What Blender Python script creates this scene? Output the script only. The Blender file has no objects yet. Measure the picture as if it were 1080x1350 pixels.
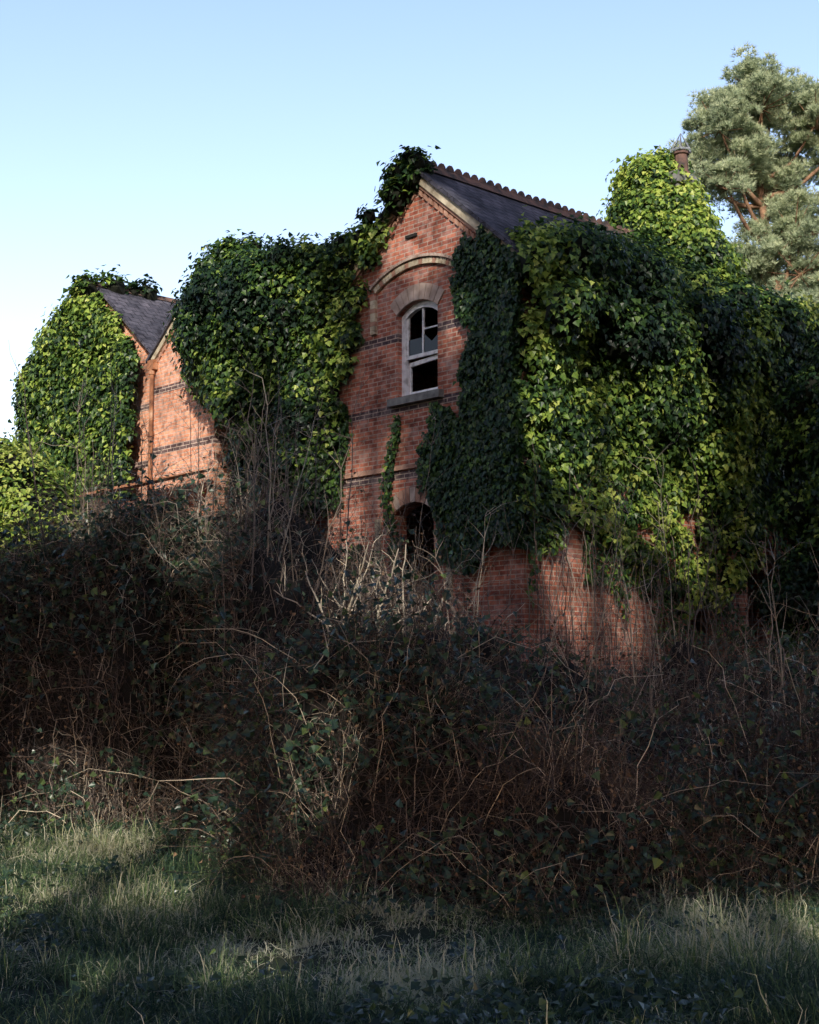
import bpy, math, numpy as np
from mathutils import Vector
from mathutils.geometry import tessellate_polygon
rng=np.random.default_rng(11)
scene=bpy.context.scene
scene.view_settings.view_transform='Standard'; scene.view_settings.look='None'; scene.view_settings.exposure=0
# ---------------------------------------------------------------- helpers
ANG=math.radians(-47.0)
AX=np.array([math.cos(ANG),math.sin(ANG),0]); AY=np.array([-math.sin(ANG),math.cos(ANG),0])
ORG=np.array([0.146,23.0,0.0])
def L2W(p):
    p=np.atleast_2d(np.asarray(p,float)); return ORG+p[:,0:1]*AX+p[:,1:2]*AY+p[:,2:3]*np.array([0,0,1.0])
def D2W(p):
    p=np.atleast_2d(np.asarray(p,float)); return p[:,0:1]*AX+p[:,1:2]*AY+p[:,2:3]*np.array([0,0,1.0])
def W2L(p):
    q=p-ORG; return np.stack([q@AX,q@AY,p[:,2]],1)
def norm(a): return a/np.maximum(np.linalg.norm(a,axis=-1,keepdims=True),1e-9)
def smooth(t): t=np.clip(t,0,1); return t*t*(3-2*t)
def _h(i,j,k,s):
    n=(i*374761393+j*668265263+k*2147483647+s*974634777)&0xffffffff
    n=((n^(n>>13))*1274126177)&0xffffffff
    n=((n^(n>>16))*2246822519)&0xffffffff
    return ((n^(n>>15))&0xffff)/65535.0
def vnoise(p,scale=1.0,seed=0):
    p=np.asarray(p,float)*scale; i=np.floor(p).astype(np.int64); f=p-i; f=f*f*(3-2*f); r=0
    for a in (0,1):
        for b in (0,1):
            for c in (0,1):
                w=(f[:,0] if a else 1-f[:,0])*(f[:,1] if b else 1-f[:,1])*(f[:,2] if c else 1-f[:,2])
                r=r+w*_h(i[:,0]+a,i[:,1]+b,i[:,2]+c,seed)
    return r
def n2(x,y,scale=1,seed=0):
    x=np.asarray(x,float).ravel(); y=np.asarray(y,float).ravel()
    return vnoise(np.stack([x,y,np.zeros_like(x)],1),scale,seed)
class B:
    def __init__(s): s.v=[];s.f=[];s.n=0
    def add(s,v,f,t=None,m=0):
        v=np.asarray(v,float).reshape(-1,3); f=np.asarray(f,np.int64)
        if len(f)==0: return
        t=np.zeros(len(f)) if t is None else np.broadcast_to(np.asarray(t,float),(len(f),))
        s.v.append(v); s.f.append((f+s.n,t,np.full(len(f),m))); s.n+=len(v)
    def obj(s,name,mats,parent=None,smoothsh=False):
        me=bpy.data.meshes.new(name)
        V=np.concatenate(s.v); me.vertices.add(len(V)); me.vertices.foreach_set('co',V.astype(np.float32).ravel())
        L=np.concatenate([f.ravel() for f,_,_ in s.f]); tot=np.concatenate([np.full(len(f),f.shape[1]) for f,_,_ in s.f])
        me.loops.add(len(L)); me.loops.foreach_set('vertex_index',L.astype(np.int32))
        me.polygons.add(len(tot)); st=np.concatenate([[0],np.cumsum(tot)[:-1]])
        me.polygons.foreach_set('loop_start',st.astype(np.int32))
        me.polygons.foreach_set('material_index',np.concatenate([m for _,_,m in s.f]).astype(np.int32))
        me.polygons.foreach_set('use_smooth',np.full(len(tot),smoothsh))
        a=me.attributes.new('tint','FLOAT','FACE'); a.data.foreach_set('value',np.concatenate([t for _,t,_ in s.f]).astype(np.float32))
        me.update(calc_edges=True); me.validate()
        for m in mats: me.materials.append(m)
        o=bpy.data.objects.new(name,me); scene.collection.objects.link(o)
        if parent: o.parent=parent
        return o
def empty(name,loc=(0,0,0),rz=0):
    e=bpy.data.objects.new(name,None); scene.collection.objects.link(e); e.location=loc; e.rotation_euler=(0,0,rz); return e
LEAF_V=np.array([(0,0,0),(-.5,.16,.1),(-.3,.52,.07),(0,1,-.06),(.3,.52,.07),(.5,.16,.1)],float)
LEAF_F=np.array([(0,3,2,1),(0,5,4,3)])
def place(b,P,Nn,T,S,tint,TV=LEAF_V,TF=LEAF_F,m=0):
    Nn=norm(Nn); T=T-Nn*np.sum(T*Nn,1,keepdims=True); T=norm(T); X=np.cross(T,Nn)
    S=np.asarray(S).reshape(-1,1,1)
    v=P[:,None,:]+S*(X[:,None,:]*TV[None,:,0:1]+T[:,None,:]*TV[None,:,1:2]+Nn[:,None,:]*TV[None,:,2:3])
    k=len(TV); f=(np.arange(len(P))*k)[:,None,None]+TF[None]
    b.add(v.reshape(-1,3),f.reshape(-1,TF.shape[1]),np.repeat(tint,len(TF)),m)
def tubes(b,P,R,tint=None,k=3,m=0):
    N,S,_=P.shape; d=np.gradient(P,axis=1); d=norm(d)
    ref=np.where(np.abs(d[...,2:3])>.8,np.array([1.,0,0]),np.array([0,0,1.])); a=norm(np.cross(d,ref)); c=np.cross(d,a)
    R=np.broadcast_to(R,(N,S))
    ang=np.arange(k)*2*math.pi/k
    v=P[:,:,None,:]+R[:,:,None,None]*(a[:,:,None,:]*np.cos(ang)[None,None,:,None]+c[:,:,None,:]*np.sin(ang)[None,None,:,None])
    idx=np.arange(N*S*k).reshape(N,S,k); A=idx[:,:-1,:]; Bq=np.roll(A,-1,2); D=idx[:,1:,:]; C=np.roll(D,-1,2)
    f=np.stack([A,Bq,C,D],-1).reshape(-1,4)
    t=np.zeros(N) if tint is None else tint
    b.add(v.reshape(-1,3),f,np.repeat(t,(S-1)*k),m)
import itertools
def ico():
    bm_v=[];t=(1+5**.5)/2
    for a in (-1,1):
        for c in (-t,t): bm_v+= [(a,c,0),(0,a,c),(c,0,a)]
    V=norm(np.array(bm_v,float)); F=[]
    for tri in itertools.combinations(range(12),3):
        p=V[list(tri)]; d=[np.linalg.norm(p[0]-p[1]),np.linalg.norm(p[1]-p[2]),np.linalg.norm(p[0]-p[2])]
        if max(d)<1.2:
            n=np.cross(p[1]-p[0],p[2]-p[0]); F.append(tri if n@p[0]>0 else tri[::-1])
    return V,np.array(F)
ICV,ICF=ico()
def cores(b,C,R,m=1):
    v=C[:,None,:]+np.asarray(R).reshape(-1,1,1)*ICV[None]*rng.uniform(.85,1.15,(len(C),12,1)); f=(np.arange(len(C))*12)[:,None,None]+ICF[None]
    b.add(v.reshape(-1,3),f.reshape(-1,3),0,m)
# ---------------------------------------------------------------- materials
def newmat(name):
    m=bpy.data.materials.new(name); m.use_nodes=True; nt=m.node_tree; bs=nt.nodes['Principled BSDF']; return m,nt,bs
def N(nt,t,**k):
    n=nt.nodes.new(t)
    for a,v in k.items(): setattr(n,a,v)
    return n
def ramp(nt,stops,fac):
    r=N(nt,'ShaderNodeValToRGB'); e=r.color_ramp.elements
    while len(e)<len(stops): e.new(.5)
    for el,(p,c) in zip(e,stops): el.position=p; el.color=(*c,1)
    nt.links.new(fac,r.inputs[0]); return r.outputs[0]
def leafmat(name,stops,rough=.4,trans=.25,spec=.5):
    m,nt,bs=newmat(name); a=N(nt,'ShaderNodeAttribute',attribute_name='tint')
    c=ramp(nt,stops,a.outputs['Fac']); nt.links.new(c,bs.inputs['Base Color']); bs.inputs['Roughness'].default_value=rough
    bs.inputs['Specular IOR Level'].default_value=spec
    if trans>0:
        tr=N(nt,'ShaderNodeBsdfTranslucent'); nt.links.new(c,tr.inputs[0]); mx=N(nt,'ShaderNodeMixShader'); mx.inputs[0].default_value=trans
        nt.links.new(bs.outputs[0],mx.inputs[1]); nt.links.new(tr.outputs[0],mx.inputs[2]); nt.links.new(mx.outputs[0],nt.nodes['Material Output'].inputs[0])
    return m
def noisemat(name,stops,scale=8,rough=.9,bump=.3,detail=6,coord='Object',spec=.3):
    m,nt,bs=newmat(name); tc=N(nt,'ShaderNodeTexCoord'); n=N(nt,'ShaderNodeTexNoise'); n.inputs['Scale'].default_value=scale; n.inputs['Detail'].default_value=detail
    nt.links.new(tc.outputs[coord],n.inputs['Vector']); c=ramp(nt,stops,n.outputs['Fac']); nt.links.new(c,bs.inputs['Base Color'])
    bs.inputs['Roughness'].default_value=rough; bs.inputs['Specular IOR Level'].default_value=spec
    if bump:
        b=N(nt,'ShaderNodeBump'); b.inputs['Strength'].default_value=bump; b.inputs['Distance'].default_value=.02; nt.links.new(n.outputs['Fac'],b.inputs['Height']); nt.links.new(b.outputs[0],bs.inputs['Normal'])
    return m
def mixc(nt,f,a,b,bt='MIX'):
    mx=N(nt,'ShaderNodeMix',data_type='RGBA',blend_type=bt)
    for s,i in ((f,0),(a,6),(b,7)):
        if isinstance(s,bpy.types.NodeSocket): nt.links.new(s,mx.inputs[i])
        else: mx.inputs[i].default_value=s if i==0 else (*s,1)
    return mx.outputs[2]
def brickmat(name,bands,c1=(.5,.19,.125),c2=(.27,.085,.062),mortar=(.42,.36,.31),bw=.225,rh=.075,ms=.009,wash=.5):
    m,nt,bs=newmat(name); uv=N(nt,'ShaderNodeUVMap'); uv.uv_map='UVMap'; tc=N(nt,'ShaderNodeTexCoord')
    br=N(nt,'ShaderNodeTexBrick'); br.offset=.5
    for k,v in (('Scale',1),('Mortar Size',ms),('Mortar Smooth',.2),('Bias',0),('Brick Width',bw),('Row Height',rh)): br.inputs[k].default_value=v
    br.inputs['Color1'].default_value=(*c1,1); br.inputs['Color2'].default_value=(*c2,1); br.inputs['Mortar'].default_value=(*mortar,1)
    nt.links.new(uv.outputs[0],br.inputs['Vector']); col=br.outputs['Color']
    sep=N(nt,'ShaderNodeSeparateXYZ'); nt.links.new(tc.outputs['Object'],sep.inputs[0]); acc=None
    for z,h in bands:
        cm=N(nt,'ShaderNodeMath',operation='COMPARE'); cm.inputs[1].default_value=z; cm.inputs[2].default_value=h; nt.links.new(sep.outputs[2],cm.inputs[0])
        if acc is None: acc=cm.outputs[0]
        else:
            ad=N(nt,'ShaderNodeMath',operation='MAXIMUM'); nt.links.new(acc,ad.inputs[0]); nt.links.new(cm.outputs[0],ad.inputs[1]); acc=ad.outputs[0]
    if acc is not None:
        inv=N(nt,'ShaderNodeMath',operation='SUBTRACT'); inv.inputs[0].default_value=.88; nt.links.new(br.outputs['Fac'],inv.inputs[1])
        ml=N(nt,'ShaderNodeMath',operation='MULTIPLY',use_clamp=True); nt.links.new(acc,ml.inputs[0]); nt.links.new(inv.outputs[0],ml.inputs[1])
        col=mixc(nt,ml.outputs[0],col,(.045,.05,.07))
    n=N(nt,'ShaderNodeTexNoise'); n.inputs['Scale'].default_value=1.6; n.inputs['Detail'].default_value=8; nt.links.new(tc.outputs['Object'],n.inputs['Vector'])
    g=ramp(nt,[(.3,(.42,.4,.41)),(.5,(1,.97,.95)),(.75,(1.3,1.22,1.18))],n.outputs['Fac']); col=mixc(nt,1.0,col,g,'MULTIPLY')
    n3=N(nt,'ShaderNodeTexNoise'); n3.inputs['Scale'].default_value=9; n3.inputs['Detail'].default_value=4; nt.links.new(tc.outputs['Object'],n3.inputs['Vector'])
    g3=ramp(nt,[(.3,(.45,.45,.48)),(.6,(1.15,1.08,1.03))],n3.outputs['Fac']); col=mixc(nt,.9,col,g3,'MULTIPLY')
    n4=N(nt,'ShaderNodeTexNoise'); n4.inputs['Scale'].default_value=3.2; n4.inputs['Detail'].default_value=10; n4.inputs['Roughness'].default_value=.65; nt.links.new(tc.outputs['Object'],n4.inputs['Vector'])
    wf=ramp(nt,[(.48,(0,0,0)),(.7,(wash,wash,wash))],n4.outputs['Fac']); col=mixc(nt,wf,col,(.52,.4,.36) if wash>0 else (.1,.11,.12))
    nt.links.new(col,bs.inputs['Base Color']); bs.inputs['Roughness'].default_value=.9; bs.inputs['Specular IOR Level'].default_value=.2
    b=N(nt,'ShaderNodeBump'); b.inputs['Strength'].default_value=.8; b.inputs['Distance'].default_value=.012; b.invert=True; nt.links.new(br.outputs['Fac'],b.inputs['Height'])
    b2=N(nt,'ShaderNodeBump'); b2.inputs['Strength'].default_value=.5; b2.inputs['Distance'].default_value=.01; nt.links.new(n3.outputs['Fac'],b2.inputs['Height']); nt.links.new(b.outputs[0],b2.inputs['Normal']); nt.links.new(b2.outputs[0],bs.inputs['Normal'])
    return m
M_brick=brickmat('red_brick',[(5.0,.075),(6.13,.075),(7.36,.075)],wash=.5)
M_brick_sunlit=brickmat('red_brick_bay_sunlit',[(6.3,.075),(7.55,.075)],c1=(.82,.42,.27),c2=(.68,.31,.19),mortar=(.62,.52,.44),wash=.5)  # sunlit brightness put into the colour: paler copy of the main brick
M_slate=brickmat('slate_roof',[],c1=(.10,.105,.14),c2=(.06,.065,.09),mortar=(.015,.015,.02),bw=.28,rh=.2,ms=.008,wash=0)
M_buff=noisemat('buff_brick',[(.3,(.28,.22,.15)),(.7,(.66,.58,.43))],6)
M_buffred=noisemat('pale_red_brick',[(.3,(.26,.13,.09)),(.7,(.5,.3,.22))],6)
M_stone=noisemat('sill_stone',[(.3,(.11,.11,.11)),(.7,(.27,.27,.26))],7)
M_terra=noisemat('terracotta_ridge',[(.35,(.045,.04,.04)),(.7,(.2,.11,.085))],5)
M_wood=noisemat('weathered_white_paint',[(.3,(.42,.42,.43)),(.5,(.75,.75,.77)),(.8,(.85,.85,.87))],9,rough=.6)
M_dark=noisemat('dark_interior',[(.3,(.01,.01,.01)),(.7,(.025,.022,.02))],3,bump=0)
M_lead=noisemat('dull_metal',[(.3,(.12,.13,.15)),(.7,(.3,.32,.35))],10,rough=.5)
M_rust=noisemat('rusty_iron',[(.3,(.12,.05,.03)),(.55,(.36,.16,.08)),(.8,(.55,.4,.3))],4,rough=.8)
M_glass,nt,bs=newmat('dirty_glass'); bs.inputs['Base Color'].default_value=(.02,.025,.03,1); bs.inputs['Roughness'].default_value=.12; bs.inputs['Specular IOR Level'].default_value=.3
M_ivy=leafmat('ivy_leaf',[(0,(.012,.028,.015)),(.32,(.027,.065,.02)),(.55,(.085,.16,.03)),(.78,(.28,.39,.065)),(1,(.46,.52,.12))],.4,.28,.4)
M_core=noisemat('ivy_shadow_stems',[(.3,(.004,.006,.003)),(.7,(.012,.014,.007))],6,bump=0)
M_cane=leafmat('bramble_cane',[(0,(.03,.024,.025)),(.5,(.095,.07,.062)),(.8,(.26,.21,.17)),(1,(.65,.57,.45))],.6,0,.3)
M_dead=leafmat('dead_leaves',[(0,(.03,.022,.018)),(.6,(.13,.08,.055)),(1,(.38,.26,.16))],.7,.15,.2)
M_bleaf=leafmat('bramble_leaf',[(0,(.018,.038,.034)),(.6,(.045,.088,.05)),(1,(.22,.3,.08))],.34,.2)
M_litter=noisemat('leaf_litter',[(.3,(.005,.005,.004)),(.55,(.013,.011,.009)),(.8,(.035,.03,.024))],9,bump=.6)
M_grass=leafmat('grass_blades',[(0,(.03,.065,.045)),(.4,(.085,.155,.08)),(.65,(.21,.31,.12)),(.8,(.45,.47,.28)),(1,(.75,.72,.55))],.5,.35,.3)
M_needle=leafmat('pine_needles',[(0,(.16,.22,.14)),(.5,(.32,.39,.24)),(1,(.56,.62,.4))],.55,.35,.3)
M_bark=noisemat('pine_bark',[(.3,(.1,.06,.04)),(.7,(.3,.18,.11))],5)
M_soil=noisemat('meadow_soil',[(.3,(.015,.02,.012)),(.55,(.03,.04,.022)),(.8,(.07,.065,.04))],3,bump=.6)
# ---------------------------------------------------------------- terrain
def ground(x,y):
    x=np.asarray(x,float); y=np.asarray(y,float)
    z=1.2*smooth((y-15)/6)+1.6*smooth((y-18)/8)*smooth((-x-1)/5)
    near=np.clip(1-np.hypot(x,y-12)/40,0,1)
    return z+ (n2(x,y,.7,3).reshape(x.shape)-.5)*.22*near+(n2(x,y,2.6,4).reshape(x.shape)-.5)*.09*near
gx=np.concatenate([[-1500,-600,-250,-120,-60,-35],np.arange(-22,22.01,.25),[35,60,120,250,600,1500]])
gy=np.concatenate([[-1500,-600,-250,-120,-60,-35,-20,-10,0],np.arange(3,32,.25),[45,70,120,250,600,1500]])
GX,GY=np.meshgrid(gx,gy); b=B(); nx=len(gx); ny=len(gy)
I=np.arange(nx*ny).reshape(ny,nx); F=np.stack([I[:-1,:-1],I[:-1,1:],I[1:,1:],I[1:,:-1]],-1).reshape(-1,4)
b.add(np.stack([GX,GY,ground(GX,GY)],-1).reshape(-1,3),F); b.obj('ground',[M_soil],smoothsh=True)
# thicket shape
def yfront(x): return 10.3+5.0*smooth((-x-.5)/2.2)+ .8*(n2(x,np.zeros_like(x),.9,8)-.5).reshape(np.shape(x))+.5*smooth((x-1)/3)
def ztop(x,y):
    z19=np.interp(x,[-8,-5,-4,-3.2,-1.8,-1,-.1,.5,1.1,1.7,9],[3.0,3.0,3.5,3.7,3.5,3.1,2.85,2.5,1.9,1.7,1.7])
    f=smooth((y-10.5)/8.5); return 1.4+(z19-1.4)*f
def hull(x,y):
    x=np.asarray(x,float); y=np.asarray(y,float); g=ground(x,y); d=y-yfront(x)
    H=ztop(x,y)-g-.5+(n2(x,y,.55,21).reshape(x.shape)-.5)*1.5+(n2(x,y,1.3,23).reshape(x.shape)-.5)*.9+(n2(x,y,3.5,22).reshape(x.shape)-.5)*.3
    return g+np.maximum(H,.12)*smooth(d/1.9)-.12*(d<0.05)
def inhouse(x,y,pad=.15):
    q=W2L(np.stack([x,y,0*x],1)); return (q[:,1]>-pad)&(q[:,0]<2.3+pad)
hx=np.arange(-12,12.01,.12); hy=np.arange(9.5,27.01,.12); HX,HY=np.meshgrid(hx,hy); nx=len(hx);ny=len(hy)
I=np.arange(nx*ny).reshape(ny,nx); F=np.stack([I[:-1,:-1],I[:-1,1:],I[1:,1:],I[1:,:-1]],-1).reshape(-1,4)
HZ=hull(HX,HY)
keep=~((HY<yfront(HX.ravel()).reshape(HX.shape)-.15)|inhouse(HX.ravel(),HY.ravel(),-.25).reshape(HX.shape)); kf=keep.ravel()[F].all(1)
thicket=empty('bramble_thicket')
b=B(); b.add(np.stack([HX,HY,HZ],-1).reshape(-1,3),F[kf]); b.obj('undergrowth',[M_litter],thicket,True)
def sample_thicket(n,front=.5,xr=(-8.5,8.5)):
    out=[]; tot=0
    while tot<n:
        x=rng.uniform(*xr,n*2); fr=rng.random(n*2)<front
        yf=yfront(x); y=np.where(fr,yf+rng.uniform(-.25,2.2,n*2),yf+rng.uniform(0,14,n*2))
        ok=(~inhouse(x,y))&(y<25)&(np.abs(x)<y*.36+.8); p=np.stack([x,y,hull(x,y)],1)[ok]; out.append(p); tot+=len(p)
    return np.concatenate(out)[:n]
def arcs(P0,L,el,az,S=6,g=.5,wig=.06):
    n=len(P0); t=np.linspace(0,1,S)[None,:]; L=L[:,None]; hd=np.stack([np.cos(az),np.sin(az)],1)
    r=L*t*np.cos(el)[:,None]; z=L*t*np.sin(el)[:,None]-np.asarray(g).reshape(-1,1)*L*t*t
    P=np.stack([P0[:,0:1]+r*hd[:,0:1],P0[:,1:2]+r*hd[:,1:2],P0[:,2:3]+z],-1)
    return P+rng.normal(0,1,P.shape)*(wig*L)[:,:,None]*t[:,:,None]
b=B(); bd=B(); bg=B()
n=26000; P0=sample_thicket(n,.5); P0[:,2]-=.05
L=rng.uniform(.25,1.4,n)*(.5+.9*n2(P0[:,0],P0[:,1],.8,31)); el=np.radians(rng.uniform(10,88,n)); az=rng.uniform(0,2*math.pi,n)
P=arcs(P0,L,el,az,6,rng.uniform(.1,.9,n)); rad=(rng.uniform(.0016,.0042,n)*(P0[:,1]/12)**.5)[:,None]*np.linspace(1,.45,6)[None]
pt=n2(P0[:,0],P0[:,1],.7,35)
tint=np.clip(rng.beta(2,4,n)*1.1+(pt-.5)*.9+(rng.random(n)<.12)*.35,0,1); tubes(b,P,rad,tint)
nl=2100; Q0=sample_thicket(nl,.4); L=rng.uniform(1.0,2.4,nl); Pl=arcs(Q0,L,np.radians(rng.uniform(35,85,nl)),rng.uniform(0,2*math.pi,nl),9,rng.uniform(.3,.95,nl),.03)
tubes(b,Pl,(rng.uniform(.0025,.0055,nl)*(Q0[:,1]/12)**.5)[:,None]*np.linspace(1,.4,9)[None],rng.uniform(.15,1.0,nl))
nb_=1300; Q2=sample_thicket(nb_*3,.0); Q2=Q2[(Q2[:,1]>13.5)&(np.abs(Q2[:,0])<7)][:nb_]; nb_=len(Q2)
hgt=np.interp(Q2[:,0],[-6,-4,-2,-.8,.2,.9,3,7],[.6,1.0,1.3,1.4,1.3,.7,.8,.9])*rng.uniform(.4,1.15,nb_)
Pb=arcs(Q2,hgt,np.radians(rng.uniform(60,90,nb_)),rng.uniform(0,6.28,nb_),8,rng.uniform(0,.25,nb_),.035); tb_=rng.uniform(.1,.95,nb_)
tubes(b,Pb,rng.uniform(.0035,.0065,nb_)[:,None]*np.linspace(1,.35,8)[None],tb_)
k=nb_*6; i=np.repeat(np.arange(nb_),6); Qt=Pb[i,rng.integers(1,8,k)]; PT=arcs(Qt,hgt[i]*rng.uniform(.15,.4,k),np.radians(rng.uniform(10,75,k)),rng.uniform(0,6.28,k),5,rng.uniform(-.1,.5,k),.06)
tubes(b,PT,np.full((k,1),.0026)*np.linspace(1,.5,5)[None],tb_[i])
ns=13000; Q1=sample_thicket(ns,.6); ok=n2(Q1[:,0],Q1[:,1],.9,37)>.48; Q1=Q1[ok]; ns=len(Q1)
Ps=arcs(Q1,rng.uniform(.2,.7,ns),np.radians(rng.uniform(30,88,ns)),rng.uniform(0,6.28,ns),5,rng.uniform(.1,.9,ns),.04); tubes(b,Ps,(rng.uniform(.0012,.0026,ns)*(Q1[:,1]/12)**.5)[:,None]*np.linspace(1,.5,5)[None],rng.uniform(.72,1,ns))
def strew(bb,PP,n,size,tfn,spread=.05,seed=0,thr=None):
    i=rng.integers(0,PP.shape[0],n); j=rng.integers(1,PP.shape[1],n); p=PP[i,j]+rng.normal(0,spread,(n,3))
    if thr is not None: p=p[n2(p[:,0],p[:,1]+p[:,2],.75,seed)>thr]
    m=len(p); nn=norm(rng.normal(0,.6,(m,3))+np.array([0,-.35,.7])); tt=rng.normal(0,1,(m,3))+np.array([0,0,-.5])
    place(bb,p,nn,tt,rng.uniform(*size,m)*(p[:,1]/12)**.4,tfn(m))
strew(bd,P,34000,(.016,.045),lambda m:rng.beta(2,2.2,m))
strew(bd,PT,6000,(.02,.045),lambda m:rng.beta(2,2.2,m))
strew(bg,P,64000,(.035,.09),lambda m:rng.beta(2,3.0,m),.05,55,.48)
strew(bg,Pl,10000,(.04,.09),lambda m:rng.beta(2.2,2.6,m),.04,57,.42)
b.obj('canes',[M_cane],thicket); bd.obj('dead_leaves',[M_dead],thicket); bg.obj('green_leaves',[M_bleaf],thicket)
# tall bare saplings
def saplings(name,xs,ys,zs,Ls,r,tintv,ntw=14,lean=.08):
    bb=B(); n=len(xs); P0=np.stack([xs,ys,zs],1); az=rng.uniform(0,2*math.pi,n)
    P=arcs(P0,Ls,np.radians(90-rng.uniform(0,1,n)*lean*180),az,9,rng.uniform(0,.06,n),.012)
    tubes(bb,P,r[:,None]*np.linspace(1,.3,9)[None],tintv,4)
    k=n*ntw; i=np.repeat(np.arange(n),ntw); j=rng.integers(2,9,k); Q=P[i,j]; L2=Ls[i]*rng.uniform(.08,.3,k)
    PT=arcs(Q,L2,np.radians(rng.uniform(15,75,k)),rng.uniform(0,2*math.pi,k),5,rng.uniform(-.1,.3,k),.05)
    tubes(bb,PT,(r[i]*.38)[:,None]*np.linspace(1,.4,5)[None],tintv[i])
    return bb.obj(name,[M_cane])
x=np.concatenate([rng.uniform(-3.8,1,36),rng.uniform(-2.7,-1.4,18),rng.uniform(.6,4.5,60),rng.uniform(-4.6,-3.6,10)]); y=np.concatenate([rng.uniform(15.5,20.5,36),rng.uniform(15,18,18),rng.uniform(14,20,60),rng.uniform(17,20,10)])
ok=~inhouse(x,y,.3); x=x[ok];y=y[ok]
saplings('bare_saplings',x,y,hull(x,y)-.3,rng.uniform(1.4,3.0,len(x)),rng.uniform(.005,.012,len(x)),rng.uniform(.4,.92,len(x)))
x=rng.uniform(-.8,.5,26); y=rng.uniform(14.5,16.5,26)
saplings('broken_branches',x,y,hull(x,y)-.1,rng.uniform(.5,1.4,26),rng.uniform(.010,.02,26),rng.uniform(.9,1,26),3,.35)
# ---------------------------------------------------------------- grass
NT=6300
gp=[];tot=0
while tot<NT:
    y=5.2+rng.random(20000)**1.3*12.5; x=rng.uniform(-1,1,20000)*(y*.33+.7)
    ok=(y<yfront(x)+.35)&(n2(x,y,1.4,61)+rng.random(20000)*.8>.62); gp.append(np.stack([x,y],1)[ok]); tot+=ok.sum()
gp=np.concatenate(gp)[:NT]; K=40
tn=n2(gp[:,0],gp[:,1],1.1,62); th=(.35+1.5*n2(gp[:,0],gp[:,1],1.6,63)**1.6)*rng.uniform(.5,1.3,len(gp))
i=np.repeat(np.arange(len(gp)),K); n=len(i)
off=rng.normal(0,.045,(n,2)); c=gp[i]+off; P0=np.stack([c[:,0],c[:,1],ground(c[:,0],c[:,1])-.01],1)
laz=np.arctan2(off[:,1],off[:,0])+rng.normal(0,.6,n)+np.where(rng.random(n)<.25,rng.normal(0,2,n),0)
P=arcs(P0,rng.uniform(.1,.4,n)*th[i],np.radians(rng.uniform(30,85,n)),laz,5,rng.uniform(.3,1.15,n),.03)
w=(rng.uniform(.0018,.004,n))[:,None]*np.array([1,.95,.8,.5,.1])[None]
sd=norm(np.stack([-np.sin(laz),np.cos(laz),0*laz],1)+rng.normal(0,.3,(n,3)))
V=np.stack([P-sd[:,None]*w[...,None],P+sd[:,None]*w[...,None]],2).reshape(-1,3)
idx=np.arange(n*10).reshape(n,5,2); F=np.stack([idx[:,:-1,0],idx[:,:-1,1],idx[:,1:,1],idx[:,1:,0]],-1).reshape(-1,4)
tuf=rng.normal(0,.17,len(gp))
tv=np.clip((tn[i]-.5)*1.1+tuf[i]+rng.normal(.42,.15,n)+(rng.random(n)<.3)*.45,0,1)
b=B(); b.add(V,F,np.repeat(tv,4)); b.obj('grass',[M_grass])
b=B(); k=2600; y=5.5+rng.random(k)*10; x=rng.uniform(-1,1,k)*(y*.33+.5); ok=(y<yfront(x)+.3)&(n2(x,y,1.2,71)>.52); x=x[ok];y=y[ok]; m=len(x)
q=np.repeat(np.stack([x,y,ground(x,y)+.08],1),7,0)+rng.normal(0,1,(m*7,3))*np.array([.07,.07,.05]); mm=len(q)
place(b,q,rng.normal(0,.45,(mm,3))+np.array([0,-.2,1]),rng.normal(0,1,(mm,3)),rng.uniform(.03,.065,mm),rng.beta(2,3,mm)); b.obj('low_weeds',[M_bleaf])
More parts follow.
